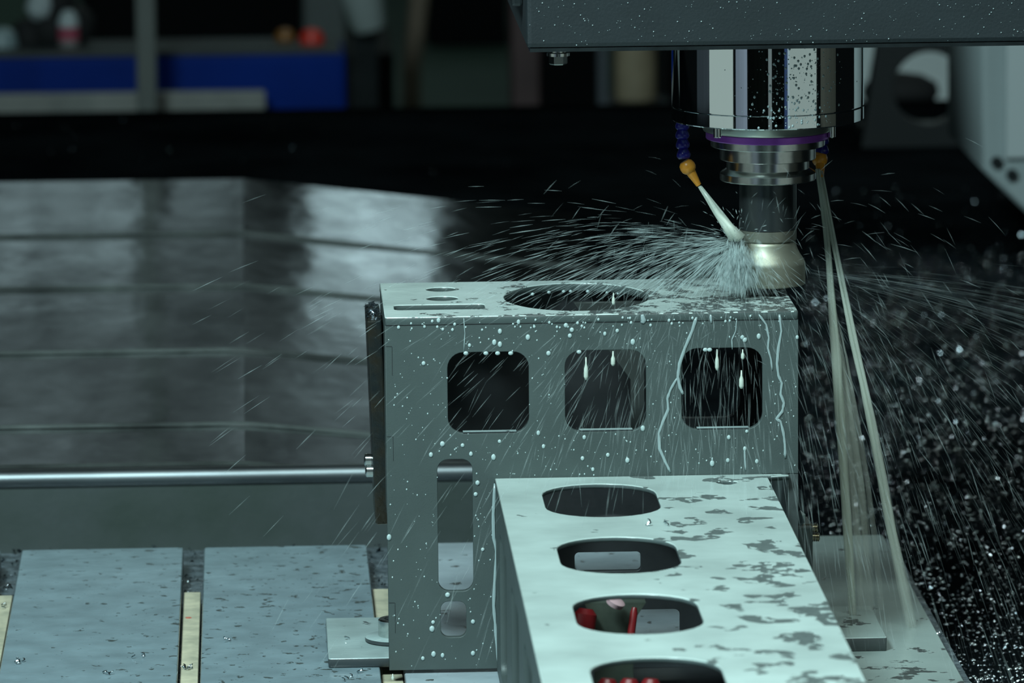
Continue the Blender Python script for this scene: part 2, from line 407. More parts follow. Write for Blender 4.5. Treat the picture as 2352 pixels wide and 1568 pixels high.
# round rail and apron in front of the cover
rail = thing('round_rail', (-0.2, 0.53, -0.05), 'shiny round steel rail running across behind the table plates', 'rail')
MB().lathe([(0.0075, 0), (0.0082, 0.001), (0.0082, 1.038), (0.0075, 1.039)], (-0.80, 0.53, 0.0375), (1, 0, 0), 32).build('bar', mat('rail_steel', (0.15, 0.17, 0.18), 0.42, 1.0, 0.25, 40, stretch=(0.2, 1, 1)), rail, True)
m_apron = mat('dull_apron_steel', (0.060, 0.074, 0.076), 0.5, 0.1, vscale=9, col2=(0.040, 0.056, 0.050), bmp=0.0005, bscale=60)
MB().box((-0.80, 0.522, -0.05), (0.236, 0.536, 0.032)).build('apron_plate', m_apron, rail)

# table surface between the plates
m_slot = mat('wet_slot_floor', (0.045, 0.058, 0.066), 0.16, 0.1, vscale=70, col2=(0.16, 0.20, 0.23), bmp=0.0020, bscale=110)
struct(MB().box((-0.80, -0.90, -0.05), (0.385, 0.522, -0.016)).build('floor_table', m_slot))

# ------------------------------------------------------------------ table plates and strips
def tplate(x0, x1, y0, y1, material, label):
    o = thing('table_plate', ((x0+x1)/2, (y0+y1)/2, -0.016), label, 'plate', 'ground steel plates on the machine table')
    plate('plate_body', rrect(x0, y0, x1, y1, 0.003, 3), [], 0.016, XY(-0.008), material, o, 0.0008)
    return o
tplate(-0.389, -0.2715, -0.9, 0.452, m_platef, 'steel plate at the far left, only its right rim in view')
tplate(-0.2564, -0.1390, -0.9, 0.452, m_platef, 'wet steel plate left of the ivory strip with a red smear')
tplate(-0.1239, -0.0055, -0.9, 0.450, m_platef, 'wet steel plate under the small clamp plate, left of the bracket')
tplate(0.0100, 0.1270, -0.9, 0.452, m_platef3, 'wet plate seen through the slots of the bracket leg')
tplate(0.1415, 0.2440, -0.9, 0.452, m_platef3, 'wet plate hidden under the bracket arm, seen through its holes')
tplate(0.2560, 0.3728, -0.9, 0.4545, m_rightf, 'dim wet plate right of the bracket where the coolant streams land')
def strip(x0, x1, label):
    o = thing('slot_strip', ((x0+x1)/2, 0, -0.016), label, 'strip', 'ivory plastic strips in the table slots')
    plate('strip_body', rrect(x0, -0.9, x1, 0.3155, 0.001, 2), [], 0.010, XY(-0.011), m_beige, o, 0.0006)
    return o
strip(-0.2700, -0.2580, 'ivory plastic strip at the far left edge of the picture')
s2 = strip(-0.1375, -0.1255, 'ivory plastic strip between the two wet plates on the left')
MB().blob(at(433, 1418, 'z', -0.0058), 0.0016, 1, (1.6, 1.6, 0.25)).build('red_smear', mat('red_smear', (0.5, 0.12, 0.08), 0.5), s2)
strip(-0.0045, 0.0095, 'ivory plastic strip just left of the bracket leg')

# ------------------------------------------------------------------ the bracket (workpiece)
br = thing('steel_bracket', (0.13, 0.0, 0.0), 'grey welded steel box bracket with square windows and a long arm, wet with coolant', 'bracket')
ZT = 0.2368; TK = 0.0055; ZG = 0.1294
wins = [rrect(0.0403, 0.1594, 0.0934, 0.2131, 0.0105), rrect(0.1169, 0.1594, 0.1700, 0.2131, 0.0105), rrect(0.1931, 0.1595, 0.2462, 0.2133, 0.0105)]
slots = [rrect(0.0330, 0.0546, 0.0560, 0.1425, 0.0072), rrect(0.0342, 0.0239, 0.0511, 0.0480, 0.0052)]
plate('front_plate', [(0.0, 0.0025), (0.0738, 0.0025), (0.0738, 0.1262), (0.246, 0.1262), (0.246, 0.1293), (0.2695, 0.1293), (0.2695, ZT - TK), (0.0, ZT - TK)], wins + slots, 0.006, XZ(0.003), m_front, br, 0.0003)
ih = [ellipse(0.1290, 0.0780, 0.0482, 0.0620, 56), ellipse(0.0405, 0.1200, 0.0102, 0.0102, 28), ellipse(0.0399, 0.0790, 0.0106, 0.0106, 28), rrect(0.0070, 0.0305, 0.0667, 0.0535, 0.0045)]
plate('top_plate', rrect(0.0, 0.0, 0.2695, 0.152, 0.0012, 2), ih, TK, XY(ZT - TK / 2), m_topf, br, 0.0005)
plate('left_side_plate', [(0.006, 0.100), (0.152, 0.118), (0.152, ZT - TK), (0.006, ZT - TK)], [], 0.006, YZ(0.0032), m_front, br, 0.0003)
plate('right_side_plate', [(0.006, 0.0), (0.152, 0.0), (0.152, ZT - TK), (0.006, ZT - TK)], [], 0.0068, YZ(0.2660), m_front, br, 0.0003)
MB().box((0.2627, 0.0, 0.0), (0.2693, 0.006, 0.1290)).build('right_leg', mat('ground_edge_steel', (0.09, 0.11, 0.11), 0.4, 0.4, 0.25, 60), br)
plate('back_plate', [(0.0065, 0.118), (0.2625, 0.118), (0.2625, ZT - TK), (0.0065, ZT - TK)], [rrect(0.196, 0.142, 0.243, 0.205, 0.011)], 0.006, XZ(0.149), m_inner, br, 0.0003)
plate('diagonal_gusset', [(0.128, 0.2305), (0.175, 0.2305), (0.175, 0.120), (0.1655, 0.120), (0.1655, 0.178)], [], 0.005, XZ(0.095), mat('gusset_steel', (0.040, 0.048, 0.046), 0.5, 0.2, 0.15, 40), br, 0.0003)
for x0, x1 in ((0.0500, 0.0850), (0.1262, 0.1610), (0.2030, 0.2370)):   # coolant pooled on the window ledges
    MB().box((x0, -0.0002, 0.1597), (x1, 0.0058, 0.1605)).build('ledge_film', m_clampf, br, bevel=0.0002)
# joint lines of the tabbed corners
for (zz0, zz1) in ((0.1985, 0.2175), (0.142, 0.158), (0.0275, 0.0475)):
    MB().box((0.0004, -0.00012, zz1), (0.0042, 0.001, zz1 + 0.0003)).box((0.0042, -0.00012, zz0), (0.0045, 0.001, zz1)).build('tab_joint', m_inner, br)
MB().box((0.0005, -0.0001, ZT - TK - 0.00015), (0.269, 0.002, ZT - TK + 0.00015)).build('seam_line', m_inner, br)
# the arm (tongue) towards the viewer
cy = [-0.0836, -0.2672, -0.4465, -0.6270]
holes = [obround(0.1352, c, 0.0366, 0.1175) for c in cy] + [ellipse(0.2205, -0.028, 0.0068, 0.0062, 20), ellipse(0.216, -0.0125, 0.0035, 0.0030, 14)]
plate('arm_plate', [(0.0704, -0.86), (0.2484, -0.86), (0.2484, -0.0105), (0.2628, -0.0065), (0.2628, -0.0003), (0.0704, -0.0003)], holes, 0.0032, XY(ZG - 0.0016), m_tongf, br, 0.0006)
so = [rrect(c - 0.05, 0.012, c + 0.05, 0.105, 0.008) for c in (-0.11, -0.28, -0.45, -0.62)]
plate('arm_side_plate', [(-0.86, 0.0015), (-0.0005, 0.0015), (-0.0005, 0.1261), (-0.86, 0.1261)], so, 0.006, YZ(0.0738), m_front, br, 0.0003)
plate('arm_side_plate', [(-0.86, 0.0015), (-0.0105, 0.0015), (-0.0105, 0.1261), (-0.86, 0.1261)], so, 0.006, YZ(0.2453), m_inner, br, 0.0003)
def op(x0, y0, x1, y1, r):
    a = at(x0, y1, 'y', 0.0); b = at(x1, y0, 'y', 0.0); return rrect(a.x, a.z, b.x, b.z, r)
plate('lower_web', [(0.0770, 0.0), (0.242, 0.0), (0.242, 0.1258), (0.0770, 0.1258)], [op(1320, 1266, 1472, 1313, 0.003), op(1456, 1398, 1562, 1475, 0.004)], 0.006, XZ(0.0032), m_inner, br, 0.0003)  # lower front plate, its shade put into the dark colour
MB().box((0.0775, -0.0035, 0.1010), (0.2150, -0.0003, 0.1255)).build('lightening_strip', mat('pale_strip', (0.42, 0.41, 0.43), 0.45, 0.1, 0.1, 80), br)  # added strip, pale to lighten the shaded view through the first hole
MB().box((0.0770, -0.80, 0.0), (0.2420, -0.795, 0.1258)).build('arm_rib', m_inner, br)

# toggle clamp below the arm, seen through the third hole
TY = -0.22
tg = thing('toggle_clamp', (0.125, TY, 0.0), 'dark green clamp post with red grips under the bracket arm', 'clamp')
a = at(1364, 1384, 'y', TY); b = at(1454, 1384, 'y', TY)
MB().prism([(a.x, 0.0), (b.x - 0.004, 0.0), (b.x, 0.03), (b.x, b.z - 0.012), (b.x + 0.008, b.z), (a.x - 0.006, a.z), (a.x, a.z - 0.014)], XZ(TY + 0.02), 0.02).build('post', mat('green_grey_cast', (0.042, 0.054, 0.042), 0.45, 0.1, 0.2, 60), tg)
rg = mat('red_grip', (0.14, 0.007, 0.009), 0.35)
for px, py, r in ((1343, 1425, 0.0072), (1454, 1422, 0.0024)):
    q = at(px, py, 'y', TY - 0.006)
    MB().lathe([(r*0.8, -0.024), (r, -0.02), (r, 0.004), (r*0.6, 0.0075)], q, (0.15, 0.2, 1), 20).build('grip', rg, tg, True)
q = at(1414, 1382, 'y', TY - 0.012)
MB().lathe([(0.003, -0.003), (0.0055, -0.002), (0.006, 0.001), (0.004, 0.002)], q, (0.5, -0.3, 1), 18).build('cap', mat('pink_cap', (0.42, 0.28, 0.30), 0.4), tg, True)
for px in (1396, 1446, 1495):
    q = at(px, 1570, 'y', -0.42)
    MB().lathe([(0.004, -0.05), (0.006, -0.046), (0.006, 0.0), (0.004, 0.003)], q, (0.1, 0.1, 1), 18).build('grip', rg, tg, True)
MB().box((0.0785, -0.78, 0.0), (0.2405, -0.02, 0.006)).build('base', m_inner, tg)  # added dark sheet: darkens the plate seen through the arm's holes

# stop bar on the left side
sb = thing('stop_bar', (-0.008, 0.09, 0.088), 'dark oily steel stop bar with two bolts on the left of the bracket', 'bar')
rot = Matrix.Rotation(math.radians(1.9), 3, 'Y')
b_ = MB(); b_.box((-0.0108, 0.055, 0.0895), (-0.0012, 0.128, 0.2265))
b_.v = [tuple(Vector((-0.006, 0.09, 0.2265)) + Matrix.Rotation(-math.radians(1.75), 3, 'Y') @ (Vector(v) - Vector((-0.006, 0.09, 0.2265)))) for v in b_.v]
b_.build('bar', m_rust, sb, bevel=0.0012)
for px, py in ((846, 1056), (849, 1081)):
    c = at(px, py, 'y', 0.066)
    bo = MB().lathe([(0.0034, -0.0026), (0.0042, -0.0020), (0.0042, 0.0022), (0.0036, 0.0026), (0.0036, 0.004)], c, (1, 0, 0), 24).build('bolt', m_bright, sb, True)
    MB().lathe([(0.0021, -0.0030), (0.0021, -0.0022)], c, (1, 0, 0), 6).build('hex_socket', m_black, bo)
ch = MB()
for i in range(60):
    c = Vector((random.uniform(-0.0105, -0.0015), random.uniform(0.056, 0.115), 0.2266 + random.uniform(0, 0.0035)))
    d = [Vector((random.gauss(0, 1), random.gauss(0, 1), random.gauss(0, 0.6))).normalized() * random.uniform(0.0010, 0.0028) for _ in range(3)]
    ch.add([c + d[0], c + d[1], c + d[2], c - d[0] * 0.7], [(0,1,2), (0,2,3), (0,3,1), (1,3,2)])
o = ch.build('chip_clump', mat('wet_chip', (0.16, 0.20, 0.23), 0.2, 0.9), sb); o['kind'] = 'stuff'

# small clamp plate with bolt
cp = thing('clamp_plate', (-0.01, 0.1, 0.0), 'small square steel clamp plate lying at the foot of the bracket', 'plate')
plate('plate_body', rrect(-0.0395, 0.022, 0.030, 0.1545, 0.0015, 2), [], 0.0065, XY(0.00335), m_clampf, cp, 0.0006)
c0 = at(909, 1470, 'z', 0.0068); c0.z = 0.0068
cbt = thing('clamp_bolt', c0, 'socket head bolt with a broad washer on the small clamp plate', 'bolt')
MB().lathe([(0.0195, 0), (0.0205, 0.0005), (0.0205, 0.0028), (0.0195, 0.0033)], c0, (0, 0, 1), 40).build('washer', m_clampf, cbt, True)
MB().lathe([(0.0112, 0.0033), (0.0116, 0.0040), (0.0116, 0.0142), (0.0108, 0.0150), (0.0075, 0.0150), (0.0075, 0.0098)], c0, (0, 0, 1), 32).build('bolt_head', m_turned, cbt, True)
MB().lathe([(0.0073, 0.0100), (0.0073, 0.0152)], c0, (0, 0, 1), 6).build('hex_socket', m_black, cbt)

# bits right of the bracket: fixture block with two threaded studs, small block on the far plate
fb = thing('fixture_block', (0.275, 0.10, 0.0), 'dark fixture block with two brass-coloured studs behind the bracket arm', 'block')
c = at(1845, 1205, 'y', 0.10)
MB().box((c.x - 0.0045, 0.09, 0.0), (c.x + 0.0055, 0.13, c.z + 0.0)).build('block', m_front, fb, bevel=0.0006)
for px, py in ((1866, 1212), (1870, 1233)):
    q = at(px, py, 'y', 0.10); st = MB(); pr = [(0.0025, -0.014)]
    for k in range(11): pr += [(0.0033, -0.009 + k * 0.0012), (0.0026, -0.0084 + k * 0.0012)]
    st.lathe(pr, q, (1, 0, 0), 16).build('stud', mat('brassy_stud', (0.50, 0.47, 0.38), 0.25, 1.0), fb, True)
MB().blob(at(1838, 1190, 'y', 0.095), 0.004, 1, (1, 1, 1.4)).build('chip_knot', mat('bright_chip', (0.45, 0.52, 0.55), 0.15, 1.0), fb)
sk = thing('small_block', (0.325, 0.09, 0.0), 'small flat steel block on the dim plate below the coolant streams', 'block')
plate('block_body', rrect(0.296, 0.045, 0.3325, 0.150, 0.0012, 2), [], 0.0095, XY(0.0048), m_rightf, sk, 0.0006)

# ------------------------------------------------------------------ spindle head
AX, AY = 0.2571, 0.085
hd = thing('spindle_housing', (0.30, 0.15, 0.4135), 'dark grey box-shaped spindle housing speckled with droplets', 'housing')
MB().box((0.0925, -0.02, 0.4130), (0.62, 0.42, 0.60)).build('casing', m_house, hd, bevel=0.0035)
MB().box((0.085, 0.02, 0.4365), (0.0926, 0.40, 0.60)).build('side_flange', m_black, hd, bevel=0.002)
MB().box((0.095, -0.0185, 0.4108), (0.60, 0.40, 0.4132)).build('bottom_plate', m_black, hd)
q = at(1282, 128, 'y', 0.03)
hb = MB().lathe([(0.0055, 0.4125 - q.z), (0.0055, 0.0025), (0.0075, 0.0020), (0.0075, 0.0)], (q.x, 0.03, q.z), (0, 0, 1), 20).build('hanging_bolt', m_turned, hd, True)
MB().lathe([(0.0052, -0.0058), (0.0060, -0.0050), (0.0060, 0.0)], (q.x, 0.03, q.z), (0, 0, 1), 6).build('bolt_nut', m_turned, hb)

sp = thing('spindle_nose', (AX, AY, 0.353), 'polished chrome spindle nose with a purple ring below', 'spindle')
MB().lathe([(0.0637, 0.3628), (0.0637, 0.4107)], (AX, AY, 0), n=128).build('sleeve', m_chrome, sp, True)
MB().lathe([(0.0420, 0.3529), (0.0630, 0.3529), (0.0637, 0.3536), (0.0637, 0.3616), (0.0632, 0.3621), (0.0620, 0.3622), (0.0620, 0.3630)], (AX, AY, 0), n=128).build('end_ring', m_chrome, sp, True)
MB().lathe([(0.0405, 0.3450), (0.0425, 0.3455), (0.0432, 0.3470), (0.0432, 0.3535)], (AX, AY, 0), n=96).build('lip', mat('satin_lip', (0.42, 0.45, 0.40), 0.3, 0.9), sp, True)
MB().lathe([(0.0380, 0.3402), (0.0405, 0.3402), (0.0411, 0.3408), (0.0411, 0.3446), (0.0405, 0.3452)], (AX, AY, 0), n=96).build('purple_ring', m_purple, sp, True)
vh = at(1790, 279, 'y', AY - 0.0628)
MB().lathe([(0.0020, 0.0), (0.0020, 0.0035)], vh + Vector((0, -0.0012, 0)), (0.1, 1, 0), 20).build('port_hole', mat('port_black', (0.0, 0.0, 0.0), 0.9, spec=0.0), sp)
for px, yy in ((1648, AY - 0.037), (1910, AY - 0.015)):
    q = at(px, 316, 'y', yy)
    MB().lathe([(0.0022, 0), (0.0027, 0.0005), (0.0027, 0.3531 - q.z)], q, (0, 0, 1), 18).build('drive_pin', m_turned, sp, True)

th = thing('tool_holder', (AX, AY, 0.3125), 'turned steel tool holder with a V-flange under the spindle nose', 'tool holder')
prof = [(0.0310, 0.3352), (0.0375, 0.3352), (0.0378, 0.3356), (0.0378, 0.3404)]
MB().lathe(prof, (AX, AY, 0), n=96).build('upper_ring', m_turned, th, True)
MB().lathe([(0.0270, 0.3264), (0.0314, 0.3264), (0.0318, 0.3268), (0.0318, 0.3353)], (AX, AY, 0), n=96).build('middle_ring', m_turned, th, True)
MB().lathe([(0.0180, 0.3124), (0.0312, 0.3124), (0.0318, 0.3130), (0.0318, 0.3172), (0.0310, 0.3180), (0.0274, 0.3203), (0.0274, 0.3265)], (AX, AY, 0), n=96).build('v_flange', m_turned, th, True)
MB().lathe([(0.0185, 0.2793), (0.0190, 0.2797), (0.0190, 0.3126)], (AX, AY, 0), n=64).build('shank', m_shank, th, True)
MB().lathe([(0.0178, 0.2716), (0.0184, 0.2718), (0.0190, 0.2726), (0.0190, 0.2794)], (AX, AY, 0), n=64).build('collar', mat('collar_steel', (0.30, 0.30, 0.25), 0.35, 0.8), th, True)
MB().lathe([(0.0150, 0.2425), (0.0243, 0.2425), (0.0248, 0.2431), (0.0248, 0.2560), (0.0245, 0.2576), (0.0236, 0.2594), (0.0214, 0.2626), (0.0196, 0.2662), (0.0187, 0.2694), (0.0182, 0.2712), (0.0176, 0.2718)], (AX, AY, 0), n=64).build('cutter_head', m_cutter, th, True)

# coolant hoses and nozzles
def hose(name, pts, nozzle, tip, label, nseg):
    h = thing(name, pts[0], label, 'coolant hose', 'coolant hoses under the spindle nose')
    P = [Vector(p) for p in pts]
    for k in range(nseg):
        t = (k + 0.5) / nseg * (len(P) - 1); i = min(int(t), len(P) - 2); f = t - i
        c = P[i].lerp(P[i+1], f); d = (P[i+1] - P[i]).normalized(); L = 0.0060
        MB().lathe([(0.0030, -L*.5), (0.0042, -L*.35), (0.0047, -L*0.1), (0.0044, L*.15), (0.0034, L*.5), (0.0028, L*.62)], c, tuple(-d), 20).build('hose_segment', m_blueh, h, True)
    nz, tp = Vector(nozzle), Vector(tip); d = (tp - nz).normalized(); L = (tp - nz).length
    MB().lathe([(0.0032, -0.0046), (0.0046, -0.0032), (0.0053, -0.0008), (0.0051, 0.0014), (0.0042, 0.0030), (0.0032, 0.0038), (0.0031, 0.0050), (0.0021, L*0.85), (0.0018, L), (0.0010, L)], nz, tuple(d), 28).build('nozzle', m_orange, h, True)
    return h
t1 = at(1605, 425, 'y', 0.075)
hose('coolant_hose', [at(1567, 278, 'y', 0.078), at(1567, 320, 'y', 0.077), at(1571, 366, 'y', 0.075)], at(1580, 384, 'y', 0.075), t1, 'blue jointed hose with orange nozzle left of the tool holder', 4)
t2 = at(1886, 408, 'y', 0.118)
hose('coolant_hose', [at(1889, 290, 'y', 0.128), at(1888, 355, 'y', 0.126)], at(1883, 366, 'y', 0.125), t2, 'blue jointed hose with orange nozzle behind the flange on the right', 3)

# ------------------------------------------------------------------ background left
def bgbox(name, px0, py0, px1, py1, Y, dep, material, label, cat, zlo=None, zhi=None, bevel=0.004, group=None):
    a = at(px0, py1, 'y', Y); b = at(px1, py0, 'y', Y)
    o = MB().box((a.x, Y, a.z if zlo is None else zlo), (b.x, Y + dep, b.z if zhi is None else zhi)).build(name, material, bevel=bevel)
    return tag(o, label, cat, group)
pole = thing('grey_column', (-0.22, 4.0, -0.75), 'thin grey upright column in front of the blue beam', 'column')
MB().box((-0.2327, 4.0, -0.74), (-0.2067, 4.03, 3.2)).build('shaft', mat('column_grey', (0.115, 0.130, 0.122), 0.5, 0.1, 0.1, 4), pole, bevel=0.003)
MB().box((-0.26, 3.97, -0.75), (-0.18, 4.06, -0.74)).build('foot_plate', m_black, pole)
bb = thing('blue_beam', (-0.5, 4.3, -0.75), 'long blue painted beam with a grey top in the background', 'beam')
zt_ = at(400, 127, 'y', 4.2).z; zb_ = at(795, 240, 'y', 4.2).z
MB().box((-1.3, 4.2, zb_ - 0.03), (0.0437, 4.36, zt_)).build('web', mat('blue_paint', (0.0, 0.022, 0.20), 0.5, 0, 0.15, 5, spec=0.1), bb, bevel=0.008)
MB().box((-1.3, 4.2, zt_), (0.036, 4.36, zt_ + 0.005)).build('top_plate', mat('beam_top', (0.035, 0.046, 0.050), 0.5, 0, 0.2, 8), bb)
for xx in (-1.1, -0.02): MB().box((xx - .04, 4.24, -0.75), (xx + .03, 4.32, zb_ - 0.03)).build('leg', m_black, bb)
ws = thing('pale_rail', (-0.5, 4.12, -0.75), 'dull white rail along the foot of the blue beam', 'rail')
a = at(610, 240, 'y', 4.12)
MB().box((-1.3, 4.12, a.z - 0.02), (a.x, 4.15, at(610, 211, 'y', 4.12).z)).build('bar', mat('dull_white', (0.24, 0.25, 0.235), 0.5, 0, 0.15, 12), ws, bevel=0.003)
MB().box((a.x - .10, 4.125, -0.75), (a.x - .07, 4.145, a.z)).build('leg', m_black, ws)
MB().box((-1.2, 4.125, -0.75), (-1.17, 4.145, a.z)).build('leg', m_black, ws)
def knob(px, py, r, Y, cap, label, name, cat):
    c = at(px, py, 'y', Y); o = thing(name, (c.x, Y, zt_ + 0.005), label, cat)
    MB().lathe([(r*.6, zt_ + 0.005 - c.z), (r*.6, -r*.4), (r*.5, -r*.3)], c, (0, 0, 1), 20).build('stem', m_black, o, True)
    MB().lathe([(r*.8, -r*.5), (r, -r*.2), (r, r*.3), (r*.75, r*.75), (r*.3, r*.95)], c, (0, 0, 1), 24).build('cap', cap, o, True)
knob(716, 92, 0.017, 4.28, mat('red_plastic', (0.62, 0.030, 0.015), 0.4), 'red knob on the right end of the blue beam', 'red_knob', 'knob')
knob(655, 87, 0.014, 4.31, mat('amber_plastic', (0.22, 0.085, 0.008), 0.4), 'dim amber knob beside the red knob on the beam', 'amber_knob', 'knob')
c = at(158, 105, 'y', 4.28)
bt = thing('spray_bottle', (c.x, 4.28, zt_ + 0.005), 'white bottle with a pink-red label on the left of the beam', 'bottle')
h0 = zt_ + 0.005 - c.z
MB().lathe([(0.012, h0), (0.014, h0 + 0.002), (0.014, 0.010)], c, (0, 0, 1), 20).build('body', mat('bottle_grey', (0.22, 0.22, 0.22), 0.4), bt, True)
MB().lathe([(0.0145, 0.008), (0.0145, 0.026)], c, (0, 0, 1), 20).build('label_band', mat('pink_label', (0.34, 0.06, 0.10), 0.5), bt, True)
MB().lathe([(0.014, 0.026), (0.014, 0.034), (0.010, 0.044), (0.006, 0.048)], c, (0, 0, 1), 20).build('cap', mat('pale_cap', (0.42, 0.48, 0.50), 0.4), bt, True)
bgm = mat('black_cloth', (0.006, 0.007, 0.008), 0.8)
c = at(118, 60, 'y', 4.30); sk_ = MB(); 
for dx, dz, r in ((0, -0.005, .035), (-.03, -.015, .028), (.03, .0, .03), (0.005, .03, .03)): sk_.blob((c.x + dx, 4.31, c.z + dz), r, 2)
tag(sk_.build('black_bag', bgm, smooth='all'), 'black bag slumped on the left part of the beam', 'bag')
c = at(92, 10, 'y', 4.29)
tag(MB().lathe([(0.006, -0.022), (0.017, -0.012), (0.018, 0.004), (0.010, 0.016), (0.004, 0.03)], c, (0.4, 0, 1), 20).build('white_cloth', MATS['pale_cap'], smooth=True), 'crumpled pale cloth on top of the black bag', 'cloth')
can = MB().lathe([(0.022, zt_ + 0.005 - at(5, 105, 'y', 4.28).z), (0.024, 0.0), (0.020, 0.018), (0.012, 0.024)], at(2, 105, 'y', 4.28), (0, 0, 1), 20).build('pale_canister', mat('pale_blue_can', (0.22, 0.30, 0.32), 0.4), smooth=True)
tag(can, 'pale blue canister cut by the left picture edge', 'canister')
bgbox('dark_backdrop', 190, -160, 690, 180, 6.6, 0.5, mat('cabinet_black', (0.004, 0.005, 0.006), 0.7, spec=0.1), 'long black box added behind the blue beam to darken the background', 'machine', zlo=-0.75)  # black box added to hide the lit shop floor
bgbox('green_bin', -40, -60, 75, 100, 6.2, 0.4, mat('dark_green_bin', (0.010, 0.045, 0.022), 0.5), 'dark green bin behind the black bag', 'bin', zlo=-0.75)
bgbox('grey_cabinet', 700, -150, 790, 200, 6.0, 0.4, mat('cabinet_grey', (0.16, 0.185, 0.185), 0.5, 0, 0.2, 6), 'grey cabinet standing behind the red knob', 'cabinet', zlo=-0.75)
c = at(838, 20, 'y', 5.6)
wh = thing('white_chute', (c.x, 5.6, -0.75), 'white tapered chute hanging right of the grey cabinet', 'chute')
MB().lathe([(0.022, -0.035), (0.028, -0.025), (0.040, 0.06), (0.05, 0.16)], c, (-0.22, 0, 1), 24).build('funnel', mat('white_chute_paint', (0.50, 0.57, 0.57), 0.45), wh, True)
MB().box((c.x - 0.02, 5.64, -0.75), (c.x + 0.02, 5.68, c.z + 0.1)).build('stand', m_black, wh)
bgbox('press_block', 800, 120, 905, 330, 5.9, 0.4, bgm, 'black machine base right of the blue beam', 'machine', zlo=-0.75)
c0_ = at(945, 160, 'y', 7.0); c1_ = at(972, -80, 'y', 7.0)
tag(MB().tube([(c0_.x, 7.0, -0.75), (c0_.x, 7.0, c0_.z), c1_], 0.017, 12).build('wooden_pole', mat('raw_wood', (0.34, 0.26, 0.20), 0.6, 0, 0.15, 10), smooth=True), 'pale wooden pole leaning beside the black base', 'pole')
bgbox('dark_cabinet', 985, -150, 1165, 130, 10.6, 0.5, mat('cabinet_black', (0.008, 0.009, 0.011), 0.6), 'black cabinet at the back of the green floor', 'cabinet', zlo=-0.75)
bgbox('reddish_column', 1176, -150, 1238, 300, 5.2, 0.08, mat('reddish_paint', (0.095, 0.055, 0.056), 0.5, 0, 0.2, 8), 'dim reddish column left of the hanging bolt', 'column', zlo=-0.75)
bgbox('white_pipe', 1374, 60, 1396, 300, 5.0, 0.03, mat('pipe_white', (0.10, 0.115, 0.135), 0.4), 'thin pale pipe standing left of the cardboard roll', 'pipe', zlo=-0.75)
bgbox('dark_shelf', 1240, -150, 1372, 170, 8.4, 0.4, mat('cabinet_black', (0.008, 0.009, 0.011), 0.6), 'black shelf unit behind the hanging bolt', 'shelf', zlo=-0.75)
c = at(1458, 228, 'y', 5.1)
cr = thing('cardboard_roll', (c.x, 5.1, -0.75), 'brown cardboard roll standing left of the spindle nose', 'roll')
MB().lathe([(0.030, 0.0), (0.032, 0.002), (0.032, 0.30), (0.026, 0.30), (0.026, 0.29)], c, (0, 0, 1), 32).build('tube', mat('kraft_board', (0.40, 0.33, 0.22), 0.6, 0, 0.12, 20), cr, True)
MB().box((c.x - 0.05, 5.05, -0.75), (c.x + 0.05, 5.15, c.z)).build('stool', m_black, cr)
bgbox('tall_dark_panel', 1512, -200, 1700, 330, 5.6, 0.1, mat('panel_black', (0.010, 0.012, 0.013), 0.6), 'dark panel behind the spindle nose', 'panel', zlo=-0.75)

# ------------------------------------------------------------------ background right
def poly_px(pts, Y): return [((lambda q: (q.x, q.z))(at(x, y, 'y', Y))) for x, y in pts]
bk = thing('hole_bracket', (0.70, 3.1, -0.05), 'black upright machine plate with a round hole behind the spindle', 'machine plate')
hc = at(2131, 199, 'y', 3.1)
out_ = poly_px([(2048, -120), (2275, -120), (2275, 318), (1974, 318)], 3.1)
out_[2] = (out_[2][0], -0.05); out_[3] = (out_[3][0], -0.05)
plate('upright', out_, [ellipse(hc.x, hc.z, 0.0417, 0.0425, 48)], 0.03, XZ(3.1), mat('bracket_black', (0.007, 0.010, 0.011), 0.45), bk, 0.001)
MB().box((out_[3][0] + 0.01, 3.1, -0.05), (out_[2][0], 3.22, -0.035)).build('foot', MATS['bracket_black'], bk)
lw = thing('light_panel', (0.9, 4.6, -0.75), 'pale grey panel seen past the black plate and through its hole', 'panel')
a = at(1940, 282, 'y', 4.6); b = at(2330, 60, 'y', 4.6)
MB().box((a.x, 4.6, a.z), (b.x, 4.64, 0.6)).build('sheet', mat('pale_panel', (0.82, 0.90, 0.90), 0.5, 0, 0.05, 6), lw)
MB().box((a.x + 0.02, 4.6, -0.75), (b.x, 4.66, a.z)).build('plinth', m_black, lw)
a = at(2105, 262, 'y', 3.6)
lm = MB().blob((a.x - 0.012, 3.6, a.z - 0.03), 0.036, 2, (1.0, 0.6, 0.65)).blob((a.x - 0.02, 3.6, -0.045), 0.05, 2, (1, 0.6, 0.5))
lm.box((a.x - 0.05, 3.58, -0.75), (a.x + 0.03, 3.64, a.z - 0.03))
tag(lm.build('dark_lump', bgm, smooth='all'), 'dark rag heap seen through the round hole', 'rag')
wcv = thing('white_cover', (0.8, 2.2, -0.05), 'white painted machine cover with a chamfered corner at the right edge', 'machine cover')
out_ = poly_px([(2254, -120), (2254, 388), (2360, 492)], 2.2) + [(0.80, -0.05), (1.2, -0.05), (1.2, 0.28)]
plate('skin', out_, [], 0.30, XZ(2.35), mat('cover_white', (0.30, 0.36, 0.37), 0.45, 0, 0.06, 5), wcv, 0.004)
for px, py in ((2289, 372), (2324, 401)):
    MB().lathe([(0.006, -0.004), (0.006, 0.004)], at(px, py, 'y', 2.198), (0, 1, 0), 16).build('screw', m_black, wcv)
a = at(2308, 300, 'y', 2.2)
MB().box((a.x, 2.192, a.z - 0.028), (a.x + 0.25, 2.202, 0.28)).build('raised_panel', mat('cover_white2', (0.40, 0.46, 0.47), 0.45), wcv, bevel=0.002)

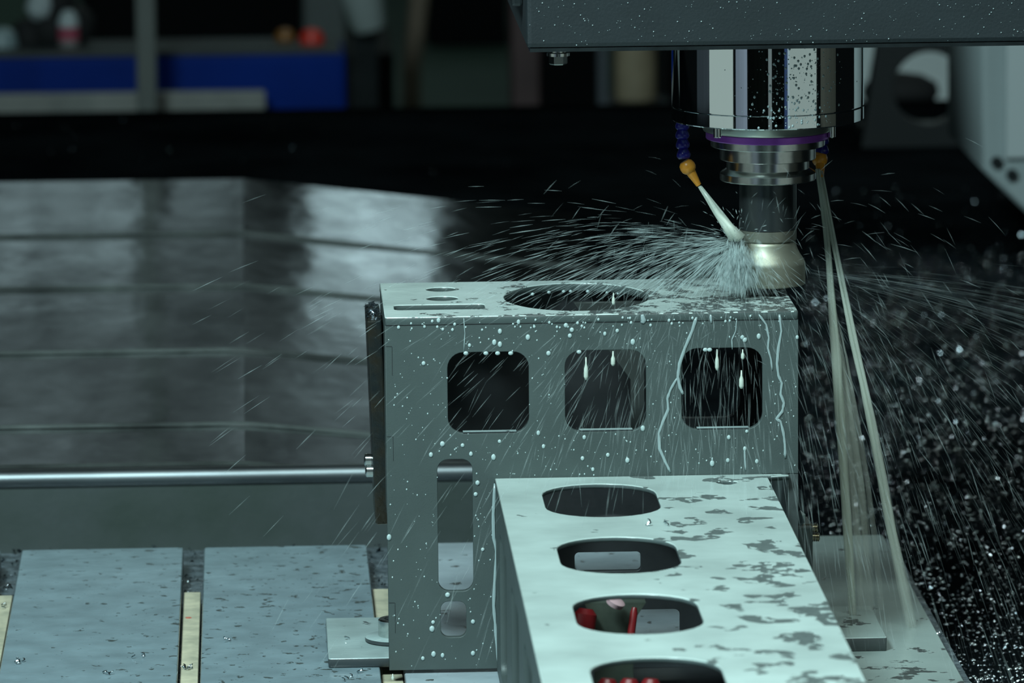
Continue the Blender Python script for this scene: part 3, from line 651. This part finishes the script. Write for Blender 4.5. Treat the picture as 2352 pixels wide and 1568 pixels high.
# ------------------------------------------------------------------ chips
random.seed(21)
m_chip = mat('steel_chip', (0.42, 0.48, 0.52), 0.22, 1.0)
def shard(mb, c, r):
    d = [Vector((random.gauss(0, 1), random.gauss(0, 1), random.gauss(0, 0.5))).normalized() * r * random.uniform(0.5, 1.3) for _ in range(3)]
    c = Vector(c)
    mb.add([c + d[0], c + d[1], c + d[2], c - d[0] * 0.7 + Vector((0, 0, r * 0.3))], [(0,1,2), (0,2,3), (0,3,1), (1,3,2)])
mb = MB(); bd = MB()
for i in range(8500):
    px = random.uniform(1845, 2420); py = 430 + 1250 * random.random() ** 0.75
    c = at(px, py, 'z', -0.0492); shard(mb, c, random.uniform(0.0006, 0.0017) * (1.5 if random.random() < 0.06 else 1))
    if i % 3 == 0: bd.blob(at(random.uniform(1845, 2420), 560 + 1100 * random.random() ** 0.8, 'z', -0.0495), random.uniform(0.0008, 0.0020) * random.uniform(0.7, 1.3), 1, (1, 1, 0.7))
for i in range(160):
    c = at(random.uniform(0, 1500), random.uniform(265, 395), 'z', -0.0492); shard(mb, c, random.uniform(0.0005, 0.0012))
tag(bd.build('bed_droplets', mat('bead_gloss', (0.55, 0.60, 0.62), 0.12, 1.0), smooth='all'), 'glinting wet beads scattered over the black bed on the right', 'droplets', kind='stuff')
o = mb.build('bed_chips', m_chip); tag(o, 'fine bright steel chips scattered over the black wet bed', 'chips', kind='stuff')
mb = MB()
for i in range(700):
    shard(mb, (random.uniform(-0.45, 0.24), random.uniform(0.455, 0.52), -0.0148 + random.random() * 0.003), random.uniform(0.0008, 0.0028))
for (x0, x1) in ((-0.2715, -0.2564), (-0.1390, -0.1239), (-0.0055, 0.010)):
    for i in range(40): shard(mb, (random.uniform(x0 + .002, x1 - .002), random.uniform(0.32, 0.45), -0.0150), random.uniform(0.0006, 0.0018))
o = mb.build('slot_chips', mat('dark_chip', (0.22, 0.27, 0.30), 0.2, 1.0)); tag(o, 'dark wet chips heaped along the apron and in the table slots', 'chips', kind='stuff')
def curls(name, spots, label):
    mb = MB()
    for px, py, z, n in spots:
        c = at(px, py, 'z', z)
        for k in range(n):
            p0 = c + Vector((random.uniform(-.004, .004), random.uniform(-.006, .006), 0.0006)); r = random.uniform(.0008, .0020); a0 = random.uniform(0, 6)
            mb.tube([p0 + Vector((r * math.cos(a0 + t * .7), r * math.sin(a0 + t * .7) * .8, t * .0004)) for t in range(6)], [0.0002] + [0.0005] * 4 + [0.0002], 5)
    o = mb.build(name, MATS['bright_chip']); return tag(o, label, 'chips', kind='stuff')
curls('curled_chips', [(318, 1508, 0, 3), (520, 1471, 0, 3), (38, 1521, 0, 4), (242, 1550, 0, 3), (800, 1560, 0, 3), (815, 1547, 0, 2), (432, 1535, -0.006, 8), (15, 1352, -0.006, 8), (10, 1395, -0.006, 3), (785, 1468, 0.0068, 1), (1497, 1204, ZG, 3), (1530, 1206, ZG, 3), (2165, 1460, -0.002, 2)], 'small curled steel chips lying on the wet plates')

# ------------------------------------------------------------------ coolant: drops, runs, streams, spray
random.seed(5)
m_drop = mat('coolant_drop', (0.42, 0.53, 0.53), 0.12, 0.0)
m_clear = mat('clear_drop', (0.30, 0.38, 0.39), 0.08, 0.0)
mb = MB()
def fdrop(px, py, r, el=1.15):
    c = at(px, py, 'y', -0.0001); mb.blob(c, r, 2 if r > 0.0011 else 1, (1, 0.55, el))
big = [(715,350),(687,405),(715,415),(563,420),(855,380),(958,460),(333,510),(408,295),(208,330),(808,303),(1045,320),(1075,343),(1065,372),(1240,362),(1302,347),(1380,403),(907,858),(370,967),(570,963),(683,978),(428,913),(528,920),(713,900),(1137,880),(1180,1040),(1255,968),(1353,995),(1128,985),(1928,380),(1940,393),(2010,375),(2202,380),(1860,880),(1950,850),(1940,937),(2000,1000),(1777,1010),(1855,995),(603,1108),(933,925),(1430,835)]
for x, y in big: fdrop(820 + x / 2.178, 600 + y / 2.178, random.uniform(0.0011, 0.0016), random.uniform(1.05, 1.4))
leg = [(440,122),(695,118),(838,137),(512,53),(737,300),(725,372),(770,722),(176,645),(455,1183),(448,1225),(708,1180),(458,1385),(708,1380),(515,1393),(390,1412),(547,1010)]
for x, y in leg: fdrop(830 + x / 2.761, 1000 + y / 2.761, random.uniform(0.0012, 0.0018), random.uniform(1.0, 1.35))
def on_metal(x, z):
    for x0, z0, x1, z1 in ((.0403,.1594,.0934,.2131),(.1169,.1594,.17,.2131),(.1931,.1595,.2462,.2133),(.033,.0546,.056,.1425),(.0342,.0239,.0511,.048)):
        if x0 < x < x1 and z0 < z < z1: return False
    return (z > 0.1305 or x < 0.069) and z > 0.005
k = 0
while k < 420:
    x = random.uniform(0.002, 0.268); z = random.uniform(0.005, 0.235)
    if on_metal(x, z): mb.blob((x, 0, z), random.choice((0.00025, 0.0003, 0.0004, 0.0006)), 1, (1, 0.6, 1.2)); k += 1
for i in range(46):
    mb.blob((random.uniform(0.01, 0.265), -0.0001, random.uniform(0.2275, 0.2345)), random.uniform(0.0006, 0.0012), 1, (1, 0.55, 1.1))
for px, py in ((1070,811),(1116,811),(1143,811),(1173,811),(1330,808),(1620,803),(1630,803)): fdrop(px, py, 0.0017, 0.8)
for i in range(7):   # drips under the rim of the big hole, far side
    a = math.radians(48 + 13 * i + random.uniform(-5, 5)); mb.blob((0.129 + 0.0480 * math.cos(a), 0.078 + 0.0617 * math.sin(a), ZT - TK - 0.0002), random.uniform(0.0009, 0.0015), 1, (1.1, 1, 0.9))
o = mb.build('coolant_droplets', m_drop, smooth='all'); tag(o, 'milky coolant droplets clinging to the bracket front plate', 'droplets', kind='stuff')

def run(pts, wpx, label):
    P = [at(x, y, 'y', -0.0003) for x, y in pts]
    n = []; R = []
    for i in range(len(P) - 1):
        for t in (0, .33, .66): n.append(P[i].lerp(P[i+1], t)); R.append(wpx / 2 / 3520 * random.uniform(0.6, 1.0))
    n.append(P[-1]); R.append(wpx / 2 / 3520 * 0.5); R[0] *= 0.6
    mb = MB(); mb.tube(n, R, 8, flat=0.4)
    o = mb.build('coolant_rivulet', mat('coolant_run', (0.29, 0.37, 0.375), 0.14), smooth='all')
    tag(o, label, 'rivulet', 'coolant rivulets on the bracket front')
run([(1600,728),(1590,760),(1573,800),(1561,835),(1557,865),(1562,890),(1569,905)], 10, 'broad rivulet curving down left of the third square window')
run([(1555,868),(1540,895),(1533,915),(1535,940),(1522,970),(1513,995),(1515,1030),(1527,1058),(1540,1084)], 8, 'long wavy rivulet ending at the back of the arm')
run([(1743,722),(1760,745),(1766,775),(1764,800),(1771,825),(1774,850)], 6, 'short rivulet right of the third square window')
run([(1790,722),(1795,760),(1788,800),(1785,835),(1788,862),(1796,880),(1793,905),(1801,925),(1797,945),(1783,962),(1793,968),(1800,995),(1803,1020),(1804,1052)], 8, 'long kinked rivulet near the right edge of the box')
run([(1065,730),(1068,765),(1065,808)], 3, 'hair-thin rivulet running into the first square window')
run([(1692,735),(1690,760),(1681,780),(1682,802)], 4, 'thin rivulet above the third square window')
run([(1475,722),(1478,735),(1475,742)], 16, 'short blob of coolant on the top edge of the box')
run([(1632,722),(1634,742)], 8, 'short drip right of the broad rivulet top')
run([(1710,1030),(1711,1055),(1713,1080)], 6, 'short drip ending on the arm below the third window')
run([(1636,1050),(1636,1068)], 7, 'teardrop run left of the short drip above the arm')
run([(1137,1110),(1133,1180),(1134,1235),(1141,1265),(1137,1320),(1134,1390),(1139,1450),(1147,1540)], 10, 'pale sheet of coolant running down beside the bracket arm')
def falling(px, py0, py1, wpx, label):
    a = at(px, py0, 'y', -0.006); b = at(px, py1, 'y', -0.006); r = wpx / 2 / 3520
    mb = MB(); mb.tube([a, a.lerp(b, .3), a.lerp(b, .5), a.lerp(b, .85), b], [r * .25, r * .4, r * .9, r, r * .5], 10)
    tag(mb.build('falling_drop', mat('falling_coolant', (0.56, 0.63, 0.56), 0.2), smooth='all'), label, 'drop', 'drops falling past the windows')
falling(1346, 820, 872, 11, 'drop falling in the upper left of the second window')
falling(1408, 806, 840, 11, 'drop hanging from the top of the second window')
falling(1647, 802, 850, 10, 'drop hanging from the top of the third window, left')
falling(1706, 802, 825, 9, 'short drop hanging from the top of the third window, right')
falling(1703, 850, 892, 12, 'blurred drop falling in the right of the third window')
falling(1409, 672, 700, 8, 'drop hanging in the big round hole')
falling(902, 1547, 1562, 8, 'drop hanging from the bottom edge of the bracket leg')

mb = MB()
for i in range(330):
    mb.blob((random.uniform(0.095, 0.43), -0.0203, 0.4145 + 0.045 * random.random()), random.choice((0.0002, 0.0003, 0.0003, 0.0005)), 1, (1, 0.6, 1))
for i in range(380):
    s_ = random.gauss(0.22, 0.24)
    if not -0.8 < s_ < 0.95: continue
    z = random.uniform(0.3545, 0.409); y = AY - 0.0636 * math.sqrt(1 - s_ * s_)
    mb.blob((AX + 0.0636 * s_, y, z), random.choice((0.00025, 0.00035, 0.0005, 0.0006, 0.001)), 1, (1, 0.5, 1.1))
o = mb.build('clear_droplets', m_clear, smooth='all'); tag(o, 'fine clear droplets on the chrome nose and the dark housing', 'droplets', kind='stuff')

m_stream = water('coolant_stream', (0.86, 0.93, 0.84), 0.5, attr=True, trans=0.45)
m_spray = water('coolant_spray', (0.72, 0.86, 0.86), 0.5, attr=True, trans=0.5)
def stream(name, px_pts, Ys, w, al, strands, label, spread=0.8):
    P = [at(x, y, 'y', yy) for (x, y), yy in zip(px_pts, Ys)]
    mb = MB(); n = len(P)
    for s_ in range(strands):
        ox, oy = random.gauss(0, 0.5), random.gauss(0, 0.5); q = []; R = []; A = []
        for i in range(n):
            ww = w[i] / 2 / 3450
            q.append(P[i] + Vector((ox * ww * spread, oy * ww * spread, 0)) + Vector((random.gauss(0, .1) * ww, 0, 0)))
            R.append(ww * random.uniform(0.35, 0.6)); A.append(min(0.9, 1.5 * al[i] * random.uniform(0.7, 1.2)))
        mb.tube(q, R, 8, A)
    tag(mb.build(name, m_stream, smooth='all'), label, 'coolant jet')
stream('coolant_jet', [(1606, 427), (1625, 455), (1648, 490), (1670, 520), (1690, 548)], [0.075, 0.073, 0.070, 0.067, 0.064], [9, 14, 24, 32, 42], [0.85, 0.7, 0.55, 0.45, 0.25], 9, 'whitish coolant jet from the left nozzle striking the cutter')
stream('coolant_jet', [(1880, 388), (1889, 450), (1897, 520), (1905, 600), (1915, 720), (1922, 830), (1931, 950), (1940, 1080), (1950, 1230), (1955, 1330), (1960, 1430)], [0.118] * 5 + [0.12] * 6, [13, 14, 15, 17, 22, 26, 28, 28, 26, 26, 24], [0.6, 0.5, 0.5, 0.5, 0.4, 0.34, 0.30, 0.26, 0.25, 0.2, 0.1], 6, 'left of the two thin coolant streams falling onto the right plate')
stream('coolant_jet', [(1884, 392), (1898, 470), (1912, 550), (1932, 650), (1958, 780), (1981, 880), (1998, 960), (2020, 1080), (2045, 1220), (2070, 1330), (2092, 1440)], [0.118] * 5 + [0.12] * 6, [9, 11, 13, 15, 17, 18, 20, 22, 22, 24, 26], [0.5, 0.45, 0.45, 0.45, 0.35, 0.3, 0.28, 0.22, 0.2, 0.12, 0.05], 5, 'right of the two thin coolant streams, slanting outward')
stream('coolant_jet', [(1912, 700), (1935, 820), (1955, 950), (1975, 1100), (1990, 1250), (2000, 1400)], [0.125] * 6, [8, 14, 22, 30, 34, 36], [0.15, 0.13, 0.12, 0.10, 0.08, 0.03], 6, 'faint veil of coolant between the two falling streams', 1.4)

G = Vector((0, 0, -9.81))
def blocked(p):
    if 0 < p.x < 0.27 and -0.0005 < p.y < 0.153 and p.z < 0.2375: return True
    if 0.07 < p.x < 0.25 and p.y < 0 and p.z < 0.1300: return True
    if p.x < 0.385 and p.y < 0.52 and p.z < 0.0005: return True
    if p.z < -0.0495: return True
    if (p.x - AX) ** 2 + (p.y - AY) ** 2 < 0.0245 ** 2 and p.z > 0.242: return True
    if p.y < -0.75 or p.y > 1.2: return True
    return False
def spray(mb, n, src, jit, az, el, sp, tm, dt, rad, alf, tpow=1.0):
    k = 0; tries = 0
    while k < n and tries < n * 12:
        tries += 1
        a = math.radians(random.uniform(*az)); e = math.radians(random.uniform(*el)); v = random.uniform(*sp)
        V = Vector((math.cos(a) * math.cos(e), math.sin(a) * math.cos(e), math.sin(e))) * v
        s0 = Vector(src) + Vector((random.gauss(0, jit), random.gauss(0, jit), random.gauss(0, jit)))
        t0 = tm * random.random() ** tpow; d = random.uniform(*dt)
        pts = [s0 + V * t + G * (0.5 * t * t) for t in (t0, t0 + d * .5, t0 + d)]
        if any(blocked(p) for p in pts): continue
        # the whole flight up to here must be free
        if any(blocked(s0 + V * (t0 * f) + G * (0.5 * (t0 * f) ** 2)) for f in (0.3, 0.55, 0.8) if t0 * f > 0.004): continue
        r = random.uniform(*rad); al = random.uniform(*alf)
        mb.tube(pts, [r * .35, r, r * .35], 4, [al * .5, al, al * .5]); k += 1
IMP = (0.2345, 0.062, 0.2740)
mb = MB()
spray(mb, 800, IMP, 0.002, (150, 235), (-60, 24), (0.8, 2.3), 0.18, (0.005, 0.010), (0.00016, 0.00036), (0.05, 0.20), 0.8)
spray(mb, 350, IMP, 0.003, (235, 300), (-60, 30), (0.5, 1.6), 0.22, (0.008, 0.016), (0.00016, 0.00036), (0.03, 0.10), 0.8)
spray(mb, 800, IMP, 0.002, (155, 212), (-38, 16), (0.8, 2.1), 0.10, (0.006, 0.012), (0.00016, 0.00038), (0.08, 0.30), 0.8)
spray(mb, 600, IMP, 0.004, (150, 330), (-89, -20), (0.8, 2.2), 0.032, (0.005, 0.010), (0.00018, 0.0004), (0.06, 0.20), 0.8)
spray(mb, 330, (0.2370, 0.055, 0.267), 0.0055, (150, 340), (-88, -35), (0.5, 1.5), 0.014, (0.004, 0.008), (0.0009, 0.0022), (0.06, 0.14), 0.9)
spray(mb, 380, (0.2350, 0.057, 0.272), 0.0030, (190, 330), (-89, -58), (0.6, 1.7), 0.024, (0.004, 0.008), (0.0004, 0.0008), (0.16, 0.36), 0.9)
spray(mb, 45, IMP, 0.004, (0, 360), (20, 85), (0.5, 1.0), 0.04, (0.003, 0.006), (0.00016, 0.0004), (0.15, 0.5), 0.8)
spray(mb, 900, (0.24, 0.04, 0.239), 0.012, (210, 330), (5, 65), (0.5, 1.7), 0.28, (0.009, 0.018), (0.00018, 0.00045), (0.04, 0.12), 0.7)
spray(mb, 550, (0.19, 0.01, 0.240), 0.025, (235, 305), (0, 60), (0.3, 1.2), 0.24, (0.009, 0.018), (0.00018, 0.00045), (0.04, 0.11), 0.7)
spray(mb, 750, (0.281, 0.075, 0.2525), 0.003, (-70, 25), (-38, 2), (1.0, 3.4), 0.20, (0.007, 0.014), (0.00015, 0.00032), (0.015, 0.05), 0.8)
spray(mb, 350, (0.281, 0.070, 0.2525), 0.002, (-35, 5), (-9, 0), (2.0, 4.5), 0.09, (0.008, 0.016), (0.0003, 0.0006), (0.008, 0.028), 0.8)
spray(mb, 500, (0.275, 0.03, 0.2400), 0.006, (-80, 10), (-35, 12), (0.4, 1.5), 0.26, (0.008, 0.016), (0.00015, 0.00032), (0.013, 0.045), 0.7)
o = mb.build('coolant_spray', m_spray, smooth='all'); tag(o, 'fan of fine coolant spray bursting from the cutter in all directions', 'spray', kind='stuff')
